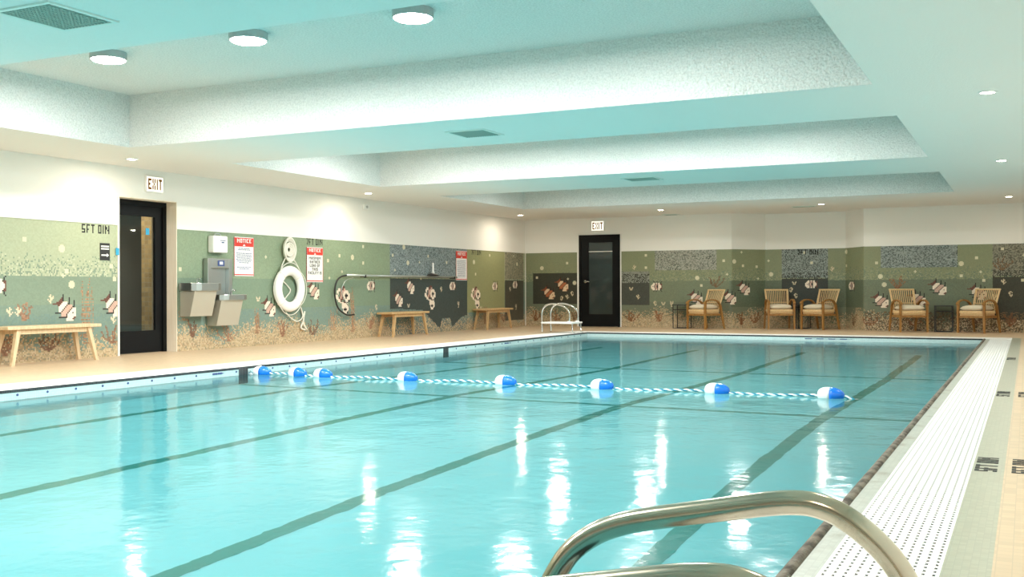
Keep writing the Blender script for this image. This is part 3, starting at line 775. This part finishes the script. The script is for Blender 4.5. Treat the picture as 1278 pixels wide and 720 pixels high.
sign('tall NOTICE sign with blue rule lines, right of the drinking fountain', 13.29, 13.77, 1.16, 1.80, .155,
     [(None, .70, .011, .55), (None, .665, .011, .62), (None, .575, .011, .8), (None, .535, .011, .75), (None, .495, .011, .8), (None, .455, .011, .72), (None, .415, .011, .8), (None, .375, .011, .7), (None, .335, .011, .5), (None, .22, .011, .72), (None, .18, .011, .5)])
sign('NOTICE sign about maximum bather load, right of the life ring', 15.20, 15.68, 1.07, 1.70, .14,
     [('MAXIMUM', .645, .052, .72), ('BATHER', .54, .052, .62), ('LOAD OF', .435, .052, .62), ('THIS', .33, .052, .36), ('FACILITY IS', .225, .052, .82)], txtmat='inkb', cols=True)
sign('farthest NOTICE sign, past the end of the rescue pole', 20.66, 21.17, 1.14, 1.81, .17,
     [(None, .66-.045*k, .009, .7+.1*random.random()) for k in range(13)])
t = thing('arrow_plaque', 'small black plaque with white lines left of the door', 'plaque', (XL, 10.55, 1.35))
b = NB(); box(b, 0, .008, 0, .17, 0, .24); obj('board', b, 'inkb', t)
b = NB(); box(b, .008, .009, .015, .155, .185, .205); box(b, .008, .009, .015, .155, .15, .17)
box(b, .008, .009, .02, .115, .062, .082); f = b.faces.new([b.verts.new(p) for p in ((.0085, .115, .045), (.0085, .155, .072), (.0085, .115, .1))]); obj('white_print', b, 'signw', t)['label'] = 'white bars and arrow'

# ------------------------------------------------------------------ drinking fountain and dispenser
t = thing('towel_dispenser', 'white rounded box dispenser above the drinking fountain', 'dispenser', (XL, 12.69, 1.52))
b = NB(); box(b, 0, .12, 0, .33, 0, .27); obj('body', b, 'white', t, bevel=.02)
b = NB(); tube(b, smooth_path([(.06, .08, .265), (.06, .11, .30), (.06, .2, .30), (.06, .23, .265)]), .009, 8); obj('top_handle', b, 'fixture', t, smooth=True)
b = NB(); box(b, .121, .1225, .15, .27, .19, .2); box(b, .121, .1225, .18, .24, .155, .175); obj('print', b, 'ink', t)['label'] = 'small dark printed mark'
t = thing('drinking_fountain', 'two-level stainless drinking fountain with bottle filler on the left wall', 'drinking fountain', (XL+.003, 0, 0))
def basin(y0, y1, z0, z1, dep, name='basin'):
    b = NB(); ym = (y0+y1)/2
    prof = [(0, y0), (dep*.75, y0), (dep*.93, y0+.05), (dep, y0+.13), (dep, y1-.13), (dep*.93, y1-.05), (dep*.75, y1), (0, y1)]
    lo = [b.verts.new((x, y, z0)) for x, y in prof]; hi = [b.verts.new((x, y, z1)) for x, y in prof]
    inn = [b.verts.new((.03+(x-.03)*.86 if x > 0 else .03, ym+(y-ym)*.88, z1)) for x, y in prof]
    bot = [b.verts.new((.05+(x-.03)*.7 if x > 0 else .05, ym+(y-ym)*.6, z1-.06)) for x, y in prof]
    n = len(prof)
    for A, B in ((lo, hi), (hi, inn), (inn, bot)):
        for k in range(n): b.faces.new((A[k], A[(k+1) % n], B[(k+1) % n], B[k]))
    b.faces.new(lo[::-1]); b.faces.new(bot)
    return obj(name, b, 'steel2', t, bevel=.006)
basin(12.05, 12.68, .92, 1.04, .34); basin(12.66, 13.28, .77, .86, .34)
def apron(y0, y1, z0, z1, d0, d1):
    b = NB(); P = [(0, z0), (d0, z0), (d1, z1), (0, z1)]
    a = [b.verts.new((x, y0, z)) for x, z in P]; c = [b.verts.new((x, y1, z)) for x, z in P]
    b.faces.new(a); b.faces.new(c[::-1])
    for k in range(4): b.faces.new((a[k], a[(k+1) % 4], c[(k+1) % 4], c[k]))
    obj('apron', b, 'apron', t, bevel=.004)
apron(12.08, 12.56, .53, .92, .20, .30); apron(12.66, 13.16, .37, .77, .20, .30)
b = NB(); box(b, 0, .10, 12.58, 12.66, .98, 1.43); box(b, 0, .10, 13.06, 13.14, .86, 1.43); box(b, 0, .10, 12.66, 13.06, 1.28, 1.43); box(b, 0, .03, 12.66, 13.06, .86, 1.28)
bf = obj('bottle_filler', b, 'steel2', t, bevel=.005)
b = NB(); box(b, .101, .106, 12.80, 12.95, 1.31, 1.40); obj('display', b, 'ink', bf)
b = NB(); box(b, .106, .108, 12.84, 12.91, 1.335, 1.38); obj('filler_sensor', b, 'white', bf)
for y, z in ((12.32, 1.04), (13.1, .86)):
    b = NB(); tube(b, smooth_path([(.12, y, z-.03), (.12, y, z+.05), (.16, y-.01, z+.075), (.2, y-.02, z+.06)]), .012, 8); obj('spout', b, 'chrome', t, smooth=True)

# ------------------------------------------------------------------ life ring, its line and the rescue pole
def ring(cy, cz):
    t = thing('life_ring', 'white life ring hanging on the left wall', 'life ring', (XL+.075, cy, cz))
    b = NB(); tube(b, [(0, math.cos(a)*.315, math.sin(a)*.315) for a in np.linspace(0, 2*math.pi, 49)[:-1]], .085, 16, True)
    for v in b.verts: v.co.x *= .75
    obj('ring_body', b, 'ringm', t, smooth=True)
    b = NB()
    for k in range(4):
        a0 = R(45+90*k); tube(b, [(math.cos(q)*.0871, math.cos(a0)*(.315+math.sin(q)*.0871), math.sin(a0)*(.315+math.sin(q)*.0871)) for q in np.linspace(0, 2*math.pi, 21)[:-1]], .006, 6, True)
    for v in b.verts: v.co.x *= .76
    obj('band', b, 'rope', t, smooth=True)
    b = NB()
    for k in range(4):
        a0, a1 = R(45+90*k), R(135+90*k)
        tube(b, [(.02, math.cos(a)*(.41+.045*math.sin((a-a0)/(a1-a0)*math.pi)), math.sin(a)*(.41+.045*math.sin((a-a0)/(a1-a0)*math.pi))) for a in np.linspace(a0, a1, 12)], .007, 6)
    obj('grab_line', b, 'rope', t, smooth=True)
ring(14.63, .95)
b = NB()
for k in range(4):
    rr = .16+.012*k; tube(b, [(.02+.014*k, math.cos(a)*rr*.8, math.sin(a)*rr+.01*math.sin(3*a+k)) for a in np.linspace(0, 2*math.pi, 33)[:-1]], .017, 8, True)
for k in range(3):
    rr = .05+.03*k; tube(b, [(.03+.01*k, math.cos(a)*rr, math.sin(a)*rr) for a in np.linspace(0, 2*math.pi, 25)[:-1]], .017, 8, True)
o = obj('rope_coil', b, 'rope', smooth=True); o.location = (XL+.02, 14.64, 1.63); tag(o, 'coil of white rescue rope on the wall hook above the life ring', 'rope')
b = NB()
tube(b, smooth_path([(XL+.06, 14.55, 1.5), (XL+.07, 14.42, 1.33), (XL+.10, 14.33, 1.14)]), .011, 6)
tube(b, smooth_path([(XL+.06, 14.72, 1.5), (XL+.07, 14.86, 1.35), (XL+.10, 14.95, 1.15)]), .011, 6)
o = obj('hanging_rope', b, 'rope', smooth=True); tag(o, 'two slanting ropes from the coil down to the life ring', 'rope')
b = NB(); tube(b, smooth_path([(XL+.03, 14.45, 1.12), (XL+.03, 14.66, .98), (XL+.03, 14.70, .9), (XL+.03, 14.52, .72), (XL+.04, 14.60, .52), (XL+.05, 14.85, .38), (XL+.05, 15.02, .45), (XL+.05, 14.98, .62)]), .010, 6)
tube(b, smooth_path([(XL+.03, 15.0, .6), (XL+.03, 15.08, .42), (XL+.03, 15.0, .26), (XL+.03, 15.12, .22)]), .016, 6)
tube(b, smooth_path([(XL+.04, 15.1, .55), (XL+.04, 15.06, .35), (XL+.04, 15.16, .22)]), .014, 6)
o = obj('throw_line', b, 'rope', smooth=True); tag(o, 'loose white line trailing behind and below the life ring', 'rope')
b = NB()
t = thing('rescue_pole', 'long grey rescue pole with a black crook hung along the left wall', 'pole', (XL+.09, 0, 0))
tube(b, [(0, 16.3, 1.205), (0, 20.55, 1.205)], .022, 10); obj('shaft', b, 'pole', t, smooth=True)
b = NB(); tube(b, smooth_path([(0, 16.5, 1.21), (0, 16.32, 1.205), (0, 16.12, 1.17), (0, 15.99, 1.08), (0, 15.93, .90), (0, 15.97, .70), (0, 16.08, .56), (0, 16.32, .46), (0, 16.55, .46)]), .016, 8); obj('crook', b, 'blackm', t, smooth=True)
b = NB(); tube(b, smooth_path([(.02, 16.5, 1.16), (.02, 16.25, 1.1), (.02, 16.12, .9), (.02, 16.3, .66), (.02, 16.55, .47)]), .008, 6); obj('crook_brace', b, 'pole', t, smooth=True)
for k, y in enumerate((16.9, 20.4)):
    b = NB(); box(b, XL+.0, XL+.095, y-.015, y+.015, 1.17, 1.184); box(b, XL+.115, XL+.125, y-.015, y+.015, 1.17, 1.22); box(b, XL+.09, XL+.125, y-.015, y+.015, 1.165, 1.18)
    o = obj('pole_bracket', b, 'blackm'); tag(o, 'black wall bracket under the rescue pole, %s' % ('near its crook' if k == 0 else 'beside the farthest notice sign'), 'bracket')
t = thing('pole_holder', 'white upright holder with a dark foot resting on the rescue pole', 'holder', (XL+.09, 19.5, 1.228))
b = NB(); lathe(b, [(.26, 0), (.24, .02), (.06, .055), (.03, .06)], n=20)
for v in b.verts: v.co.x *= .14
obj('foot', b, 'blackm', t, smooth=True)
b = NB(); lathe(b, [(.04, .05), (.022, .12), (.02, .27), (.012, .28)], n=12); obj('stem', b, 'white', t, smooth=True)

# ------------------------------------------------------------------ benches
def bench(label, y, half, m):
    t = thing('bench', label, 'bench', (XL+.235, y, 0), 0, 'wooden benches along the left wall')
    b = NB(); box(b, -.175, .185, -half, half, .445, .485); obj('bench_top', b, m, t, bevel=.006)
    b = NB(); box(b, -.13, -.10, -half+.16, half-.16, .385, .445); box(b, .11, .14, -half+.16, half-.16, .385, .445); obj('apron_rail', b, m, t)
    for sx in (-1, 1):
        for sy in (-1, 1):
            b = NB(); bar(b, (.13*sx, (half-.18)*sy, .445), (.165*sx, (half-.07)*sy, 0), .055, .06, .038, .045); 
            for v in b.verts:
                if v.co.z < .06: v.co.z = 0
                elif v.co.z > .4: v.co.z = .445
            obj('leg', b, m, t)
bench('pale wooden bench on the left wall, left of the door', 9.475, .72, 'bench')
bench('wooden bench under the rescue pole', 18.08, .72, 'bench2')
bench('wooden bench nearest the far left corner', 22.05, .70, 'bench2')

# ------------------------------------------------------------------ lounge chairs and side tables
def make_chair(label, loc, rz, group):
    t = thing('lounge_chair', label, 'chair', loc, rz, group)
    for s in (-1, 1):
        b = NB(); bar(b, (.285*s, -.27, .62), (.29*s, -.275, 0), .045, .05, .034, .038); obj('leg', b, 'wood', t)
        b = NB(); bar(b, (.275*s, .21, .56), (.285*s, .34, 0), .045, .05, .032, .036); obj('leg', b, 'wood', t)
        b = NB(); pts = smooth_path([(.285*s, -.31, .585), (.286*s, -.27, .63), (.288*s, -.15, .672), (.288*s, .0, .672), (.284*s, .12, .635), (.276*s, .22, .55)], 5)
        for p, q in zip(pts, pts[1:]): bar(b, p, q+(q-p)*.15, .052, .028)
        obj('armrest', b, 'wood', t)
    b = NB(); box(b, -.27, .27, -.275, -.245, .31, .355); box(b, -.27, .27, .19, .22, .31, .355); box(b, -.285, -.255, -.27, .21, .31, .355); box(b, .255, .285, -.27, .21, .31, .355); obj('seat_frame', b, 'wood', t, bevel=.005)
    # woven shell of the seat: bulging rim of pale cane
    b = NB()
    for z, g in ((.370, -.014), (.392, .004), (.416, .016), (.442, .012)):
        P = []
        for a in np.linspace(0, 2*math.pi, 41)[:-1]:
            c, s_ = math.cos(a), math.sin(a); P.append(((.262+g)*math.copysign(abs(c)**.35, c), -.04+(.245+g)*math.copysign(abs(s_)**.35, s_), z))
        tube(b, P, .0165, 8, True)
    obj('seat_shell', b, 'cane', t, smooth=True)
    b = NB(); box(b, -.25, .25, -.27, .19, .356, .43); obj('seat_panel', b, 'cane', t)
    # slatted back
    lo, hi = Vector((0, .17, .40)), Vector((0, .37, .90))
    def P(x, f, bow=0): p = lo.lerp(hi, f); return Vector((x, p.y+bow*(1-(x/.26)**2)*.03, p.z))
    b = NB(); tube(b, [P(-.235, 0), P(-.25, .5), P(-.262, 1)], .017, 8); tube(b, [P(.235, 0), P(.25, .5), P(.262, 1)], .017, 8)
    tube(b, [P(x, 1, 1) for x in np.linspace(-.275, .275, 9)], .019, 8); tube(b, [P(x, .08, 1) for x in np.linspace(-.24, .24, 9)], .012, 8); tube(b, [P(x, .42, 1) for x in np.linspace(-.245, .245, 9)], .008, 8)
    obj('back_frame', b, 'cane', t, smooth=True)
    for k in range(12):
        x = -.225+.45*k/11; b = NB(); tube(b, [P(x*.95, .06, 1), P(x, .55, 1.3), P(x*1.06, 1, 1)], .0085, 6); obj('back_slat', b, 'cane', t, smooth=True)
    b = NB()     # plump cushion
    nx, ny = 12, 12; top = {}; bot = {}
    for i in range(nx+1):
        for j in range(ny+1):
            u, v = i/nx*2-1, j/ny*2-1; e = (1-abs(u)**3.2)*(1-abs(v)**3.2); e = max(e, 0)**.45
            k = 1-.07*abs(u*v)**2; x, y = u*.262*k, v*.25*k-.05
            top[i, j] = b.verts.new((x, y, .505+.07*e)); bot[i, j] = top[i, j] if i in (0, nx) or j in (0, ny) else b.verts.new((x, y, .505-.062*e))
    for i in range(nx):
        for j in range(ny):
            b.faces.new((top[i, j], top[i+1, j], top[i+1, j+1], top[i, j+1]))
            q = (bot[i, j], bot[i, j+1], bot[i+1, j+1], bot[i+1, j])
            if len(set(q)) > 2: b.faces.new(list(dict.fromkeys(q)))
    obj('seat_cushion', b, 'cushion', t, smooth=True)['label'] = 'plump cream cushion'
    return t
G = 'slatted lounge chairs along the far wall'
ch = make_chair('slatted wooden lounge chair nearest the black far door', (-6.72, 23.80, 0), R(-30), G)
dup(ch, (-5.15, 24.45, 0), R(22), 'slatted lounge chair in the alcove, on the side toward the far door', G)
dup(ch, (-4.24, 24.44, 0), R(-26), 'slatted lounge chair in the alcove, turned away from the right wall', G)
dup(ch, (-2.28, 23.80, 0), R(28), 'slatted lounge chair right of the alcove, left of its black table', G)
dup(ch, (-.92, 23.80, 0), R(-28), 'slatted lounge chair farthest right, right of the black side table', G)
def make_table(label, loc, rz, w, h, group):
    t = thing('side_table', label, 'table', loc, rz, group); a = w/2
    for sx in (-1, 1):
        for sy in (-1, 1):
            b = NB(); box(b, sx*a-.009, sx*a+.009, sy*a-.009, sy*a+.009, 0, h); obj('leg', b, 'blackm', t)
    b = NB()
    for z in (h-.018, h-.13):
        for s in (-1, 1): box(b, -a, a, s*a-.008, s*a+.008, z, z+.016); box(b, s*a-.008, s*a+.008, -a, a, z, z+.016)
    for s in (-1, 1): box(b, -a, a, s*a-.007, s*a+.007, 0, .014)
    obj('rails', b, 'blackm', t)
    b = NB(); box(b, -a, a, -a, a, h-.13, h-.122); obj('tray', b, 'apron', t)['label'] = 'dark grey tray shelf'
    b = NB(); box(b, -a+.004, a-.004, -a+.004, a-.004, h-.006, h); obj('table_top', b, 'blackm', t)
    return t
G2 = 'black wire side tables by the lounge chairs'
tb = make_table('black wire side table left of the chair nearest the far door', (-7.34, 24.04, 0), 0, .34, .56, G2)
dup(tb, (-1.60, 24.06, 0), 0, 'black wire side table between the two chairs farthest right', G2)
t3 = dup(tb, (-4.68, 24.82, 0), 0, 'black wire side table in the alcove, behind and between its chairs', G2); t3.scale = (.8, .8, 1)

# ------------------------------------------------------------------ foreground grab rails
RAILP = [(x+.014, z) for x, z in [(-1.06, -.60), (-1.045, .0), (-1.0, .18), (-.958, .27), (-.911, .345), (-.855, .392), (-.795, .42), (-.732, .438), (-.645, .457), (-.561, .475), (-.479, .492), (-.424, .499), (-.385, .497), (-.34, .482), (-.288, .447), (-.244, .402), (-.215, .35), (-.195, .27), (-.19, .12), (-.19, .0)]]
for k, (y, lab) in enumerate(((2.10, 'stainless steel grab rail crossing the foreground, the higher one in view'), (1.49, 'stainless steel grab rail closest to the viewer, only its top in view'))):
    t = thing('grab_rail', lab, 'handrail', (0, y, 0), 0, 'pair of grab rails at the near pool ladder')
    b = NB(); tube(b, smooth_path([(x, 0, z) for x, z in RAILP], 5), .0245, 24); obj('rail_tube', b, 'steel', t, smooth=True)
    b = NB(); lathe(b, [(.055, .0), (.055, .006), (.03, .022), (.026, .03)], (-.176, 0, 0), n=24); obj('flange', b, 'steel', t, smooth=True)
# ladder at the far left pool corner
t = thing('pool_ladder', 'pale metal ladder rails with a white step at the far left pool corner', 'ladder', (-9.28, 20.30, 0))
for y in (0, .46):
    b = NB(); tube(b, smooth_path([(0, y, 0), (0, y, .2), (0, y, .43), (.05, y, .55), (.18, y, .615), (.34, y, .615), (.52, y, .56), (.62, y, .46), (.64, y, .34), (.62, y, .24)], 5), .019, 10); obj('side_rail', b, 'chrome', t, smooth=True)
for y in (0, .46):
    b = NB(); lathe(b, [(.05, .235), (.05, .245), (.024, .26)], (.62, y, 0), n=14); obj('flange', b, 'white', t, smooth=True)
b = NB(); box(b, 0, .72, -.05, .51, .20, .235); obj('step', b, 'white', t, bevel=.008)
for y in (0, .46):
    b = NB(); tube(b, [(.70, y, .2), (.70, y, .03), (.76, y, .004)], .014, 8); obj('foot_strut', b, 'chrome', t, smooth=True)

# ------------------------------------------------------------------ lane rope with floats
YR = 10.0; ZR = ZW+.012
def rz_(x): return ZR+.008*math.sin((x+8.3)*5)-(0 if x < -1.5 else (x+1.5)*.25)
rope = thing('lane_rope', 'twisted white and blue rope stretched across the pool', 'rope', (0, YR, 0))
n = 1500; A = np.linspace(PX0+.01, PX1-.01, n)
for nm, m, ph, rad in (('white_strand', 'ropew', 0, .0085), ('blue_strand', 'ropeb', math.pi, .007)):
    b = NB(); tube(b, [(x, math.cos(x*62+ph)*.006+.02*math.sin(x*2.1), rz_(x)+math.sin(x*62+ph)*.006) for x in A], rad, 6); obj(nm, b, m, rope, smooth=True)
fl0 = None; FX = [-8.30, -7.765, -7.385, -6.226, -5.014, -3.898, -2.716, -1.644]
FN = ['closest to the left pool wall', 'second from the left pool wall', 'third from the left pool wall, ending the close trio', 'fourth from the left pool wall', 'fifth from the left pool wall', 'sixth from the left pool wall', 'second from the rope end at right', 'last on the rope toward the right edge']
def half(s):
    b = NB(); q = [(0.078, 0), (.079, .03), (.074, .07), (.062, .1), (.04, .122), (.018, .13)]
    if s > 0: q = [(0.078, 0), (.077, .03), (.069, .07), (.055, .105), (.036, .135), (.02, .145)]
    lathe(b, [(r*.92, s*h*.88) for r, h in q], axis='X', n=22); return b
for k, (x, nme) in enumerate(zip(FX, FN)):
    lab = 'blue and white float, '+nme; loc = (x, YR+.02*math.sin(x*2.1), ZW+.028)
    if fl0 is None:
        fl0 = thing('lane_float', lab, 'float', loc, 0, 'floats threaded on the lane rope')
        obj('white_half', half(-1), 'buoyw', fl0, smooth=True); obj('blue_half', half(1), 'buoyb', fl0, smooth=True)
    else: dup(fl0, loc, 0, lab, 'floats threaded on the lane rope')
t = thing('rope_anchor', 'small chrome eye on the left pool wall holding the lane rope', 'anchor', (PX0+.004, YR, ZR))
b = NB(); lathe(b, [(.03, 0), (.03, .006)], axis='X', n=14); obj('plate', b, 'chrome', t)

# ------------------------------------------------------------------ world, camera, view
w = bpy.data.worlds.new('dim surroundings'); w.use_nodes = True; w.node_tree.nodes['Background'].inputs[0].default_value = (.5, .6, .6, 1); w.node_tree.nodes['Background'].inputs[1].default_value = .05; S.world = w
cam = bpy.data.cameras.new('camera'); co = bpy.data.objects.new('camera', cam); COL.objects.link(co)
f, yaw, pit, rol = 1307.816, R(26.1977), R(.0741), R(-.1755)
cam.sensor_width = 36; cam.lens = f*36/1278; cam.clip_start = .05; cam.clip_end = 200
co.location = (0, 0, .92)
co.matrix_world = Matrix.Translation((0, 0, .92)) @ Matrix.Rotation(yaw, 4, 'Z') @ Matrix.Rotation(R(90)+pit, 4, 'X') @ Matrix.Rotation(rol, 4, 'Z')
S.camera = co
S.view_settings.view_transform = 'Standard'; S.view_settings.look = 'None'; S.view_settings.gamma = 1; S.view_settings.use_curve_mapping = False
S.view_settings.exposure = -0.08
S.cycles.max_bounces = 14; S.cycles.diffuse_bounces = 6; S.cycles.glossy_bounces = 4; S.cycles.transmission_bounces = 6; S.cycles.transparent_max_bounces = 8
S.cycles.caustics_refractive = True; S.cycles.caustics_reflective = False; S.cycles.sample_clamp_indirect = 6; S.cycles.blur_glossy = .5
S.cycles.use_denoising = True
